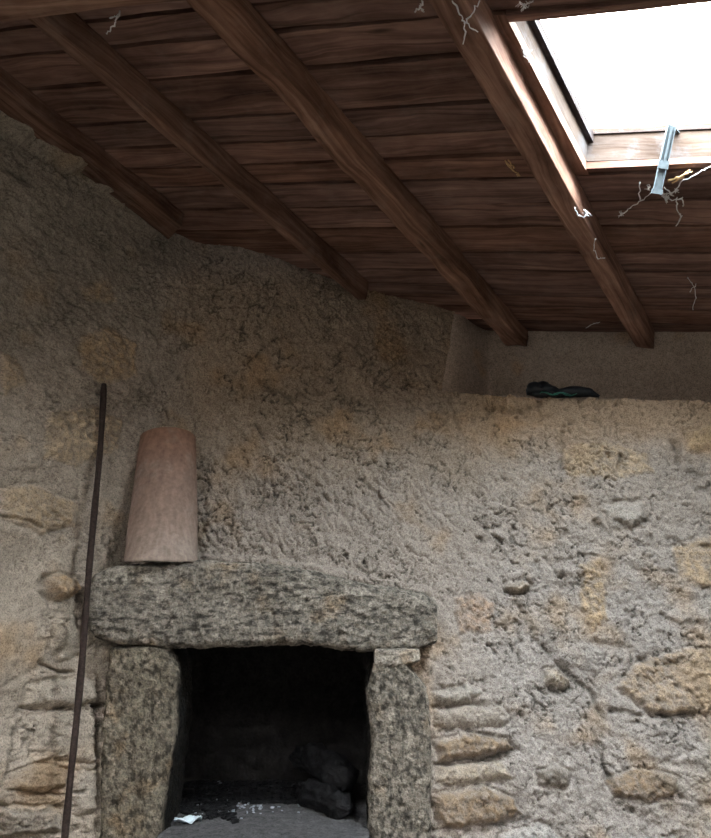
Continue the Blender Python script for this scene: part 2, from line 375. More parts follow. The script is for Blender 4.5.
cracks = [  # path, half width px, depth
 ([(0, 516), (28, 522), (50, 532), (62, 530)], 1.6, .014), ([(40, 663), (58, 671), (80, 672), (98, 674)], 1.6, .018),
 ([(20, 706), (45, 711), (75, 710), (99, 706)], 1.8, .022), ([(98, 672), (100, 706)], 1.6, .014), ([(22, 792), (60, 797), (82, 790)], 1.6, .016),
 ([(0, 804), (20, 812), (60, 808)], 2.0, .018), ([(96, 706), (98, 770), (97, 838)], 2.2, .018), ([(46, 576), (42, 592), (50, 603)], 3.0, .020),
 ([(60, 604), (52, 622), (48, 650)], 2.0, .012), ([(24, 712), (14, 740), (8, 772)], 2.0, .012),
 ([(508, 592), (522, 612), (536, 640), (560, 664), (590, 690), (604, 718)], 2.6, .016), ([(590, 720), (600, 752), (612, 782), (632, 812)], 2.4, .016),
 ([(544, 690), (556, 692), (568, 688)], 3.6, .020), ([(505, 592), (518, 594), (530, 590)], 2.4, .016), ([(486, 405), (502, 412), (520, 410), (540, 402)], 3.2, .022),
 ([(450, 400), (456, 418), (462, 440)], 2.2, .014), ([(560, 425), (590, 420), (620, 430)], 2.2, .012), ([(562, 428), (562, 470)], 2.0, .010),
 ([(615, 522), (630, 528), (648, 520)], 3.0, .020), ([(594, 524), (606, 530), (612, 534)], 3.2, .020), ([(616, 470), (618, 455)], 2.0, .014), ([(672, 440), (680, 448), (678, 462)], 3.0, .014), ([(692, 472), (702, 476)], 3.0, .018),
 ([(666, 540), (690, 546), (720, 548)], 2.2, .014), ([(524, 452), (534, 456)], 3.0, .016), ([(486, 506), (484, 530)], 2, .01),
 ([(560, 560), (590, 556), (612, 562), (618, 600), (634, 618)], 2.0, .014), ([(660, 614), (690, 624), (720, 630)], 2.4, .014),
 ([(640, 658), (656, 666), (680, 664)], 2.6, .018), ([(610, 712), (650, 716), (700, 712)], 2.6, .020), ([(656, 700), (662, 716)], 2.2, .014),
 ([(656, 778), (664, 788), (650, 796)], 2.4, .016), ([(578, 780), (582, 800)], 1.6, .012), ([(436, 684), (450, 690), (486, 682)], 2.0, .016),
 ([(436, 706), (500, 706)], 2.0, .016), ([(440, 730), (480, 730), (514, 744)], 2.2, .016), ([(436, 762), (480, 762), (520, 748)], 2.2, .016), ([(434, 790), (436, 830)], 2.4, .016), ([(436, 830), (480, 830), (530, 818)], 2.4, .016),
 ([(512, 600), (520, 640), (518, 672)], 2.0, .012), ([(474, 640), (500, 646), (528, 640)], 2.0, .012), ([(700, 490), (711, 488)], 2.0, .014), ([(560, 495), (585, 500)], 2.0, .012),
 ([(150, 330), (165, 350), (178, 352)], 1.8, .010), ([(150, 372), (160, 400), (170, 420)], 1.8, .012), ([(195, 520), (205, 550)], 2.0, .012),
 ([(262, 380), (290, 400)], 1.6, .010), ([(255, 425), (275, 445)], 1.6, .012), ([(300, 470), (320, 490), (330, 500)], 1.8, .012), ([(360, 480), (400, 520)], 1.6, .012), ([(395, 375), (425, 390)], 1.8, .012), ([(10, 170), (30, 180)], 1.8, .01), ([(60, 110), (52, 160)], 2, .012),
]
cn = fbm(Q*26+8, 3, 81); cn2 = fbm(Q*9+8, 3, 82)
for pts, w, dp in cracks:
    m = near(pts, 16); d = seg_d(U[m]+wu[m]*.8, V[m]+wv[m]*.8, pts)/(w*(.95+.9*cn[m]).clip(.25))
    k = np.exp(-(d**2)/1.3)*sst(-.55, .25, cn[m]+cn2[m]); hgt[m] -= dp*k; col[m] *= (1-.35*k)[:, None]
# mortar fillet over the lintel and haunching round the beam ends
lt = seg_d(U, V, [(195, 560), (260, 564), (320, 573), (375, 585), (424, 592)]); hgt += .035*sst(9, 2, lt)
lm = np.maximum(sst(17, 7, seg_d(U2, V2, [(-60, 70), (0, 112), (40, 136), (78, 158)])), sst(13, 5, seg_d(U2, V2, [(104, 182), (122, 196)]))); hgt += .075*lm*(1+.4*mid)
# move along the base normal
gx = np.gradient(Yb, xs, axis=0); gz = np.gradient(Yb, zs, axis=1); L = np.sqrt(1+gx**2+gz**2)
PX, PY, PZ = X+hgt*gx/L, Yb-hgt/L, Z+hgt*gz/L
rz = roofz(PX, PY)
LEDGE = at(445, 391, 3.12)[2]; LEDGE_R = at(711, 403, 2.97)[2]; xl, xr = at(445, 391, 3.12)[0], at(711, 403, 2.97)[0]
ledge_z = lambda x: LEDGE+(x-xl)*(LEDGE_R-LEDGE)/(xr-xl)
right_of = U > 449+(V-350)*-.16+mid*2
ok = (PZ < rz+.012) & ~((V < 430) & right_of & (Z > ledge_z(X)+fine*.006))
ok &= ~inside(U, V, [(168, 632), (388, 632), (388, 900), (392, 920), (150, 920), (152, 840)])
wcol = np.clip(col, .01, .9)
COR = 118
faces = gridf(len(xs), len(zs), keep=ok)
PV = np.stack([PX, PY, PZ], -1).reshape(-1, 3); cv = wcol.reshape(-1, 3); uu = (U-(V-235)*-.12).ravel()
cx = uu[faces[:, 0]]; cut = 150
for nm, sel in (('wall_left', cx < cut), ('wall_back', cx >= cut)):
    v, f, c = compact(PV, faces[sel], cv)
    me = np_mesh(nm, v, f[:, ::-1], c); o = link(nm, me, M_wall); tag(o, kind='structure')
# ledge and the set-back wall over it
ua, ub = roof(480, 331), roof(711, 332); ud = (ub-ua)/(ub-ua)[0]; uy = lambda x: ua[1]+(x-ua[0])*ud[1]
cor = roof(457, 313)
plan = [np.array([cor[0]-.16, cor[1]+.02]), np.array([cor[0]-.03, cor[1]+.016]), np.array([cor[0]+.02, cor[1]+.02]), np.array([ua[0]-.03, ua[1]-.05]), np.array([ua[0]+.03, uy(ua[0]+.03)]), np.array([1.9, uy(1.9)])]
pts = []
for i in range(len(plan)-1):
    n = max(2, int(np.linalg.norm(plan[i+1]-plan[i])/.006)); pts += [plan[i]+(plan[i+1]-plan[i])*t/n for t in range(n)]
pts = np.array(pts+[plan[-1]]); ker = np.ones(9)/9
pts = np.stack([np.convolve(np.pad(pts[:, k], 4, mode='edge'), ker, 'valid') for k in (0, 1)], 1)
zz = np.arange(1.95, 2.75, .006)
GX = np.repeat(pts[:, 0:1], len(zz), 1); GY = np.repeat(pts[:, 1:2], len(zz), 1); GZ = np.repeat(zz[None], len(pts), 0)
lean = sst(.52, .40, GX)*(2.5-GZ)*.28; GX = GX-lean; GY = GY-lean*.15
q = np.stack([GX, GY, GZ], -1); b_ = fbm(q*4, 3, 61); f_ = fbm(q*22, 4, 62)
hh = b_*.010+f_*.0035-sst(.35, .6, fbm(q*18, 4, 63))*.006; GY = GY-hh
cc = np.array([.46, .385, .325])*(1+.2*b_+.15*f_)[..., None]*(1+sst(.3, .6, fbm(q*6, 3, 64))[..., None]*(np.array([1.05, .9, .75])-1))
kp = (GZ < roofz(GX, GY)+.012)
v, f, c = compact(np.stack([GX, GY, GZ], -1).reshape(-1, 3), gridf(len(pts), len(zz), keep=kp), np.clip(cc, .01, .9).reshape(-1, 3))
tag(link('wall_back_upper', np_mesh('wall_back_upper', v, f[:, ::-1], c), M_wall), kind='structure')
lx = np.arange(.30, 1.85, .006); ly = np.linspace(0, 1, 60); LX, LT = np.meshgrid(lx, ly, indexing='ij')
yf = baseY(LX, ledge_z(LX))+.002; yb = np.maximum(uy(LX), 0)+.06; LY = yf+(yb-yf)*LT
q = np.stack([LX, LY, LX*0], -1); LZ = ledge_z(LX)+fbm(q*14, 4, 71)*.007-.022*sst(.12, 0, LT)*(.5+.5*fbm(q*9, 2, 72))-.004
cc = np.array([.42, .34, .26])*(1+.2*fbm(q*20, 3, 73))[..., None]
tag(link('wall_back_ledge', np_mesh('wall_back_ledge', np.stack([LX, LY, LZ], -1).reshape(-1, 3), gridf(len(lx), 60), cc.reshape(-1, 3)), M_wall), kind='structure')

# ------------------------------------------------------------------ fireplace
def loft(name, axis, t0, t1, prof, res=.004, seed=0, amp=.012, rnd=.25, colr=(.3, .29, .27), moss=None):
    """closed stone block. axis 0 = lying along x, 2 = standing. prof(t) -> (lo, hi, front, back) of the section"""
    nt_ = int((t1-t0)/res)+1; ts = np.linspace(t0, t1, nt_)
    per = 2*(abs(prof((t0+t1)/2)[1]-prof((t0+t1)/2)[0])+abs(prof((t0+t1)/2)[3]-prof((t0+t1)/2)[2])); ns = int(per/res)
    an = np.linspace(0, 2*math.pi, ns, endpoint=False)
    lo, hi, fr, bk = [np.array(x)[:, None] for x in zip(*[prof(t) for t in ts])]
    tm = (t0+t1)/2; pm = prof(tm); e = .24; ad = np.linspace(0, 2*math.pi, 20001)
    cd = np.sign(np.cos(ad))*np.abs(np.cos(ad))**e; sd = np.sign(np.sin(ad))*np.abs(np.sin(ad))**e
    al = np.concatenate([[0], np.cumsum(np.hypot(np.diff(cd)*(pm[1]-pm[0]), np.diff(sd)*(pm[3]-pm[2])))]); tg = np.linspace(0, al[-1], ns, endpoint=False)
    cs = np.interp(tg, al, cd); sn = np.interp(tg, al, sd)
    en = np.minimum((ts-t0), (t1-ts))/(rnd*.5*(hi[:, 0]-lo[:, 0]).clip(.02)); en = (1-(1-np.clip(en, 0, 1))**2.5)**.4
    en = np.maximum(en, .0)[:, None]
    A_ = (lo+hi)/2+(hi-lo)/2*cs[None]*(.55+.45*en)*(en > .02); B_ = (fr+bk)/2-(bk-fr)/2*sn[None]*(.8+.2*en)*(en > .02)
    T_ = np.repeat(ts[:, None], ns, 1)
    P = np.stack([T_, B_, A_], -1) if axis == 0 else np.stack([A_, B_, T_], -1)
    nv = P-P.mean(1, keepdims=True)
    if axis == 0: nv[..., 0] = 0
    else: nv[..., 2] = 0
    nv /= np.linalg.norm(nv, axis=-1, keepdims=True)+1e-6
    b1 = fbm(P*6, 3, seed); b2 = fbm(P*20, 4, seed+5, .6); b3 = fbm(P*65, 3, seed+9, .6)
    fac = 1-sst(.25, .5, fbm(P*13+4, 3, seed+13))*.4
    h = amp*(b1*1.1+b2*.8+b3*.45)-amp*.8*sst(.3, .6, fbm(P*28, 4, seed+7, .6)); P = P+nv*h[..., None]
    sq = np.array([.55, 1, 1.5]) if axis == 0 else np.array([1.2, 1, .7]); lich = sst(0, .35, fbm(P*sq*16, 4, seed+20, .7)); dk = sst(-.05, .25, fbm(P*sq*42, 4, seed+22, .7)); w_ = .7*sst(.1, .6, fbm(P*9, 4, seed+24))
    c = np.array(colr)*(1+.25*b2)[..., None]
    c = c*(1-lich[..., None]*.5)+lich[..., None]*.5*np.array(colr)*2.0
    c = c*(1-.68*dk[..., None]); c = c*(1+w_[..., None]*(np.array([1.15, .92, .68])-1))
    if moss is not None: c = moss(P, c)
    V = P.reshape(-1, 3); F = [f for f in gridf(nt_, ns)]
    i = np.arange(nt_-1); wrapf = np.stack([i*ns+ns-1, (i+1)*ns+ns-1, (i+1)*ns, i*ns], -1)
    Fq = np.vstack([np.array(F), wrapf]); return np_mesh(name, V, Fq[:, ::-1] if axis == 0 else Fq, np.clip(c, .01, .9).reshape(-1, 3))
fp = empty('fireplace', tuple(at(270, 838, 2.7))); fp.location.z = .55
tag(fp, 'open stone fireplace with granite lintel and soot-black firebox in the rubble wall', 'fireplace')
YL0, YL1 = 2.56, 2.70
def itp(tab): a = np.array(tab, float); return lambda x: float(np.interp(x, a[:, 0], a[:, 1]))
def lintel_prof():
    ups = [(88, 588), (91, 573), (108, 567), (150, 563), (200, 560), (260, 564), (320, 573), (375, 585), (425, 594), (438, 600)]
    los = [(88, 634), (91, 640), (120, 645), (200, 650), (300, 645), (360, 653), (415, 652), (438, 645)]
    f = lambda px: YL0+(YL1-YL0)*(px-90)/345
    up = [(at(x, y, f(x))[0], at(x, y, f(x))[2]) for x, y in ups]; lo = [(at(x, y, f(x))[0], at(x, y, f(x))[2]) for x, y in los]
    U_, L_ = itp(up), itp(lo); x0, x1 = up[0][0], up[-1][0]
    def pr(t):
        k = (t-x0)/(x1-x0); y = YL0+(YL1-YL0)*k; return (L_(t), U_(t), y, y+.27)
    return x0, x1, pr
x0, x1, pr = lintel_prof()
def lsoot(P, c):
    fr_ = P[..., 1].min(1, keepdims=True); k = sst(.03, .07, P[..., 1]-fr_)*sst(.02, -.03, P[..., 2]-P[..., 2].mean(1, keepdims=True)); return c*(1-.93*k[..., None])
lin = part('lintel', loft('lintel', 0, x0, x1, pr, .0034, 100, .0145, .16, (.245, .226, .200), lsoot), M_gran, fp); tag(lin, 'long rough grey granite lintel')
def jamb(edgeL, edgeR, Y, ybot, ytop, seed, colr, inner=1):
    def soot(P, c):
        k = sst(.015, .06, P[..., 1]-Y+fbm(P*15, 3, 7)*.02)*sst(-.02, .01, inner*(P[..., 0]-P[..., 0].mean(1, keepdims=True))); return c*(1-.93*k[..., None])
    L_ = itp(sorted((at(x, y, Y)[2], at(x, y, Y)[0]) for x, y in edgeL)); R_ = itp(sorted((at(x, y, Y)[2], at(x, y, Y)[0]) for x, y in edgeR))
    z1 = at(140, ytop, Y)[2]
    return loft('jamb', 2, .10, z1, lambda t: (L_(t), R_(t), Y, Y+.30), .0034, seed, .013, .16, colr, soot)
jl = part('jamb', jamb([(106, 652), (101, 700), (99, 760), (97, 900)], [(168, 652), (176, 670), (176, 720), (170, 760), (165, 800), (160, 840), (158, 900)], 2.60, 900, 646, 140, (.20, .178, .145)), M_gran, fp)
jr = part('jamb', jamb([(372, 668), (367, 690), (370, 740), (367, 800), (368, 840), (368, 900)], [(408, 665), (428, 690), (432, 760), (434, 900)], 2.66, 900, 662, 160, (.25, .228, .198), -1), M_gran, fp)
# packing stone wedged between the right jamb and the lintel
a0, a1 = at(374, 658, 2.66), at(420, 655, 2.70)
zlo, zhi = at(400, 668, 2.68)[2], at(400, 650, 2.68)[2]
ps = part('packing_stone', loft('packing_stone', 0, a0[0], a1[0], lambda t: (zlo+.020*(t-a0[0])/(a1[0]-a0[0]), zhi+.004, 2.665, 2.85), .0035, 180, .012, .6, (.40, .37, .33)), M_gran, fp)
# firebox: back, cheeks and throat as one sooty shell, opening towards the room
HZ = .63
def firebox():
    xa, xb = at(166, 700, 2.75)[0]-.05, at(372, 700, 2.75)[0]+.03; yf, yk = 2.74, 3.28
    plan = [(xa, yf), (xa-.02, yk-.1), (xa+.05, yk), (xb-.05, yk), (xb+.01, yk-.1), (xb, yf)]; P = []
    for i in range(5):
        a, b = np.array(plan[i]), np.array(plan[i+1]); n = max(2, int(np.linalg.norm(b-a)/.012)); P += [a+(b-a)*t/n for t in range(n)]
    P = np.array(P+[np.array(plan[-1])]); z = np.arange(.5, 1.30, .012)
    X_ = np.repeat(P[:, :1], len(z), 1); Y_ = np.repeat(P[:, 1:2], len(z), 1); Z_ = np.repeat(z[None], len(P), 0)
    q = np.stack([X_, Y_, Z_], -1); g1_, g2_, _ = worley(np.stack([X_*5+Y_*5, Z_*8], -1), 77)
    h = fbm(q*9, 4, 78)*.02+sst(0, .3, g2_-g1_)*.012; cen = np.array([(xa+xb)/2, 2.95]); D = np.stack([cen[0]-X_, cen[1]-Y_], -1); D /= np.linalg.norm(D, axis=-1, keepdims=True)
    q[..., :2] += D*h[..., None]
    F = gridf(len(P), len(z)); V = q.reshape(-1, 3); m_ = len(z)
    apex = len(V); V = np.vstack([V, [[(xa+xb)/2, 3.0, 1.34]]]); i_ = np.arange(len(P)-1)
    F = np.vstack([F, np.stack([i_*m_+m_-1, (i_+1)*m_+m_-1, i_*0+apex, i_*m_+m_-1], -1)]) if False else F
    up_ = [V[i*m_+m_-1].copy() for i in range(len(P))]; n0 = len(V); V = np.vstack([V, [u*np.array([.3, .3, 1])+np.array([(xa+xb)/2, 3.0, 0])*np.array([.7, .7, 1])+np.array([0, 0, .06]) for u in up_]])
    F = np.vstack([F, np.stack([i_*m_+m_-1, (i_+1)*m_+m_-1, n0+i_+1, n0+i_], -1), [[n0, n0+len(P)//3, n0+2*len(P)//3, n0+len(P)-1]]]); me = np_mesh('firebox', V, F); return me, xa, xb
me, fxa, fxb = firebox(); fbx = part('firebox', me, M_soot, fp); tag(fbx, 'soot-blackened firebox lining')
def slab(name, x0, x1, y0, y1, z0, z1, res, f, c=None):
    xs_ = np.arange(x0, x1, res); ys_ = np.arange(y0, y1, res); X_, Y_ = np.meshgrid(xs_, ys_, indexing='ij'); q = np.stack([X_, Y_, X_*0], -1)
    Zt = z1+f(q); V = np.concatenate([np.stack([X_, Y_, Zt], -1).reshape(-1, 3), np.stack([X_, Y_, X_*0+z0], -1).reshape(-1, 3)])
    n, m = X_.shape; F = gridf(n, m); k = n*m; Fs = [F[:, ::1], F[:, ::-1]+k]
    def side(idx): return np.stack([idx[:-1], idx[1:], idx[1:]+k, idx[:-1]+k], -1)
    Fs += [side(np.arange(n)*m)[:, ::-1], side(np.arange(n)*m+m-1), side(np.arange(m)), side((n-1)*m+np.arange(m))[:, ::-1]]
    return np_mesh(name, V, np.vstack(Fs))
hearth_h = lambda q: fbm(q*8, 4, 90)*.010+fbm(q*45, 3, 91)*.004
hth = part('hearth', slab('hearth', at(158, 838, 2.6)[0], at(371, 838, 2.62)[0], 2.575, 3.26, .45, HZ, .008, hearth_h), M_ash, fp); tag(hth, 'ash-covered hearth slab')
def hz(x, y): return HZ+float(hearth_h(np.array([[x, y, 0.]]))[0])
# charred pieces and ash
def log_mesh(name, p0, p1, r0, r1, seed, bend=.02):
    p0, p1 = np.array(p0), np.array(p1); n = 60; t = np.linspace(0, 1, n)
    c = p0+(p1-p0)*t[:, None]; c[:, 2] += np.sin(t*math.pi)*bend
    rr = r0+(r1-r0)*t; rr = rr*np.minimum(1, .35+4*np.minimum(t, 1-t))
    V, F = tube_np(c, rr, 56); q = V-V.mean(0); ax = nrm(p1-p0); al = V@ax
    pr_ = V-al[:, None]*ax*.8; h = fbm(pr_*40, 4, seed)*.022+fbm(V*16, 3, seed+3)*.020
    cen = p0+((V-p0)@ax)[:, None]*ax; d = V-cen; d /= np.linalg.norm(d, axis=1)[:, None]+1e-6
    V = V+d*h[:, None]; return raw_mesh(name, [(V, F)])
def P_h(px, py, dz=0): p = atz(px, py, HZ); return p+np.array([0, 0, dz])
a = P_h(293, 786, .105); b = P_h(350, 812, .085)
tag(thing_mesh('charred_log', log_mesh('charred_log', a, b, .036, .062, 201, .022), M_char), 'upper charred log lying on the heap at the right of the firebox', 'log')
a = P_h(302, 800, .034); b = P_h(350, 822, .032)
tag(thing_mesh('charred_log', log_mesh('charred_log', a, b, .046, .040, 215, .0), M_char), 'lower charred log resting on the hearth under the upper log', 'log')
def chunks(n, region, s0, s1, seed):
    rnd = random.Random(seed); L_ = []
    for i in range(n):
        px, py = region(rnd); p = atz(px, py, HZ); s = rnd.uniform(s0, s1)
        bb = [np.array([x, y, z])*np.array([rnd.uniform(.6, 1.5), rnd.uniform(.5, 1.2), rnd.uniform(.3, .8)])*s+np.array([rnd.uniform(-.25, .25) for _ in range(3)])*s for x in (-1, 1) for y in (-1, 1) for z in (-1, 1)]
        an = rnd.uniform(0, 6.28); ca, sa = math.cos(an), math.sin(an)
        bb = [np.array([v[0]*ca-v[1]*sa, v[0]*sa+v[1]*ca, v[2]]) for v in bb]
        z = hz(p[0], p[1])+s*.35
        L_.append((np.array(bb)+np.array([p[0], p[1], z]), [(0, 1, 3, 2), (4, 6, 7, 5), (0, 4, 5, 1), (2, 3, 7, 6), (0, 2, 6, 4), (1, 5, 7, 3)]))
    return L_
def reg_back(r):
    t = r.random(); x = r.uniform(166, 330); y = r.triangular(770, 822, 790)+(x-166)*.02
    if y > 804 and x > 235: y -= 24
    return x, y
tag(thing_mesh('charcoal_bed', raw_mesh('charcoal_bed', chunks(1700, reg_back, .004, .012, 5)), M_char, False), 'black charcoal crumbs strewn across the back of the hearth', 'charcoal', kind='stuff')
def reg_fl(r):
    if r.random() < .55: return r.gauss(240, 20), min(826, r.gauss(802, 7))
    return r.uniform(168, 300), r.uniform(778, 815)
tag(thing_mesh('ash_flakes', raw_mesh('ash_flakes', chunks(170, reg_fl, .002, .0055, 6)), M_bits, False), 'pale grey ash flakes scattered over the charcoal on the hearth', 'ash', kind='stuff')
def paper():
    p = atz(188, 823, HZ); n = 14; V = []; F = []
    for i in range(n):
        for j in range(8):
            u, v = i/(n-1)-.5, j/7-.5
            q = np.array([u*.085, v*.034*(1-.5*abs(u)), 0]); q[2] = .008+.012*math.sin(u*9+v*4)*.5+.010*abs(math.sin(v*7+u*3))
            an = .35; V.append(np.array([q[0]*math.cos(an)-q[1]*math.sin(an)+p[0], q[0]*math.sin(an)+q[1]*math.cos(an)+p[1], hz(p[0], p[1])+q[2]]))
    for i in range(n-1):
        for j in range(7): a_ = i*8+j; F.append((a_, a_+8, a_+9, a_+1))
    o = thing_mesh('paper_scrap', raw_mesh('paper_scrap', [(V, F)]), M_paper)
    s = o.modifiers.new('s', 'SOLIDIFY'); s.thickness = .0015; return o
tag(paper(), 'crumpled pale blue-white paper scrap at the front left of the hearth', 'paper')

# ------------------------------------------------------------------ clay tile leaning on the wall
def tile():
    B = at(161, 563, 2.66); T = at(168, 438, 2.83); B[2] = pr(B[0])[1]+.004
    ax = T-B; Ln = np.linalg.norm(ax); ax /= Ln; rt = nrm(np.array([1., .12, 0])-ax*(np.array([1., .12, 0])@ax)); fw = np.cross(ax, rt); fw = fw if fw[1] < 0 else -fw
    rb, rt_ = .118, .100; n, m = 60, 70; th = .013; Vo = []
    for k in (0, 1):
        for i in range(n+1):
            for j in range(m+1):
                a_ = math.pi*i/n; s = j/m; r = (rb+(rt_-rb)*s)*(1+.012*math.sin(a_*2+s*5))-k*th; r += .0012*math.sin(s*40+a_)*.4
                top = .012*math.sin(a_)*0; l = s*Ln
                q_ = -rt*math.cos(a_)*r+fw*(math.sin(a_)*r*.85); l = (-q_[2]/ax[2])*(1-s)**6+s*Ln
                if s > .97: l -= (s-.97)*Ln*.4*(.6+.6*math.sin(a_*1.3))
                Vo.append(B+ax*l-rt*math.cos(a_)*r+fw*(math.sin(a_)*r*.85))
    F = []; K_ = (n+1)*(m+1); id_ = lambda k, i, j: k*K_+i*(m+1)+j
    for i in range(n):
        for j in range(m):
            F.append((id_(0, i, j), id_(0, i, j+1), id_(0, i+1, j+1), id_(0, i+1, j))); F.append((id_(1, i, j), id_(1, i+1, j), id_(1, i+1, j+1), id_(1, i, j+1)))
        F.append((id_(0, i, 0), id_(0, i+1, 0), id_(1, i+1, 0), id_(1, i, 0))); F.append((id_(0, i, m), id_(1, i, m), id_(1, i+1, m), id_(0, i+1, m)))
    for j in range(m):
        F.append((id_(0, 0, j), id_(1, 0, j), id_(1, 0, j+1), id_(0, 0, j+1))); F.append((id_(0, n, j), id_(0, n, j+1), id_(1, n, j+1), id_(1, n, j)))
    return raw_mesh('roof_tile', [(np.array(Vo), F)])
o = thing_mesh('roof_tile', tile(), M_clay); o.modifiers.new('b', 'BEVEL').width = .002
tag(o, 'curved terracotta roof tile standing upright on the stone lintel against the wall', 'roof tile')
# iron rod
ra, rb_ = at(104, 384, 2.64), at(64, 838, 2.42); dd = (rb_-ra); foot = ra+dd*((0.01-ra[2])/dd[2])
tt = np.linspace(0, 1, 90); rp = ra+(foot-ra)*tt[:, None]; rp[:, 0] += .007*np.sin(tt*math.pi*1.3)+.002*np.sin(tt*17); rp[:, 1] += .004*np.sin(tt*11)
rad = .0100+.0012*np.sin(tt*50)*np.sin(tt*23); rad[0] *= .8
tag(thing_mesh('iron_rod', raw_mesh('iron_rod', [tube_np(rp, rad, 14)]), M_rust), 'long thin rusty iron rod leaning against the wall left of the fireplace', 'rod')

# ------------------------------------------------------------------ roof
def box_pts(a0, a1, c0, c1, h0, h1, n, seed, wob=.003, wedge=0):
    """a board in roof coordinates (a down the slope, c along the board), n stations along c"""
    cs_ = np.linspace(c0, c1, n); r = np.random.RandomState(seed); V, uv = [], []
    def wv_(k): return np.array([math.sin(c*5.1+r1+k)*.5+math.sin(c*13.7+r2*k)*.35+math.sin(c*31+r1*3+k)*.2 for c in cs_])*wob
    r1, r2 = r.rand()*6, r.rand()*6
    e0, e1 = wv_(1), wv_(2.3)-.001; hb = np.array([math.sin(c*3+r1)*.0025+math.sin(c*11+r2)*.001 for c in cs_])
    for (ae, hs) in ((a0+e0, h0+hb+wedge), (a1+e1, h0+hb), (a1+e1, h1+hb*0), (a0+e0, h1+hb*0)):
        V.append(P0+ae[:, None]*RD+cs_[:, None]*BD+hs[:, None]*NN)
    for av in (a0, a1, a1+.02, a0+.02): uv.append(np.stack([cs_+r1*3, np.full(n, av)+r2*5], 1))
    F = gridf(4, n, True); k = 0
    V = np.vstack(V); uv = np.vstack(uv); F = np.vstack([F, [[0, n, 2*n, 3*n]], [[n-1, 4*n-1, 3*n-1, 2*n-1]]])
    return V, F, uv
sk = [skew(roof(511.5, 21)), skew(roof(584, 167)), skew(roof(711, 165)), skew(roof(711, 4))]
HA0, HA1 = (sk[0][0]+sk[3][0])/2, (sk[1][0]+sk[2][0])/2; HC0 = (sk[0][1]+sk[1][1])/2; HC1 = HC0+.52
joints = sorted(skew(roof(430, y))[0] for y in (-14, 18, 58, 104, 133, 157, 180, 205, 228, 253, 270, 284, 295, 306, 319, 330))
a = joints[0]
while a > -4.2: a -= random.uniform(.09, .13); joints.append(a)
joints = sorted(joints); joints += [joints[-1]+.11, joints[-1]+.23, joints[-1]+.35]
Vs, Fs, UVs, Cs, off = [], [], [], [], 0
for i in range(len(joints)-1):
    a0, a1 = joints[i]+.0062, joints[i+1]-.0062
    spans = [(-2.3, 2.6)]
    if a1 > HA0 and a0 < HA1:
        spans = []
        spans += [(-2.3, HC0, a0, a1), (HC1, 2.6, a0, a1)]
        if a0 < HA0-.004: spans.append((HC0, HC1, a0, HA0))
        if a1 > HA1+.004: spans.append((HC0, HC1, HA1, a1))
    tone = random.uniform(.72, 1.2); hue = random.uniform(-.08, .08)
    for s in spans:
        c0, c1 = s[0], s[1]; b0, b1 = (s[2], s[3]) if len(s) == 4 else (a0, a1)
        V_, F_, uv_ = box_pts(b0, b1, c0, c1, random.uniform(-.003, .003), .022, max(3, int((c1-c0)/.03)), i*7+len(Vs), .0042, random.choice((0, 0, .004, -.004)))
        Vs.append(V_); Fs.append(F_+off); UVs.append(uv_); Cs.append(np.tile([tone*(1+hue), tone, tone*(1-hue)], (len(V_), 1))); off += len(V_)
me = np_mesh('ceiling', np.vstack(Vs), np.vstack(Fs), np.vstack(Cs), np.vstack(UVs))
tag(link('ceiling', me, M_board, None, False), kind='structure')
# covering added over the boards to stop light at the gaps, same opening
Vs, Fs, off = [], [], 0
A0, A1 = joints[0], joints[-1]
for (b0, b1, c0, c1) in ((A0, HA0-.02, -2.3, 2.6), (HA1+.02, A1, -2.3, 2.6), (HA0-.02, HA1+.02, -2.3, HC0-.02), (HA0-.02, HA1+.02, HC1+.02, 2.6)):
    V_, F_, _ = box_pts(b0, b1, c0, c1, .024, .06, 3, 1, 0); Vs.append(V_); Fs.append(F_+off); off += len(V_)
tag(link('ceiling_cover', np_mesh('ceiling_cover', np.vstack(Vs), np.vstack(Fs)), M_char, None, False), kind='structure')

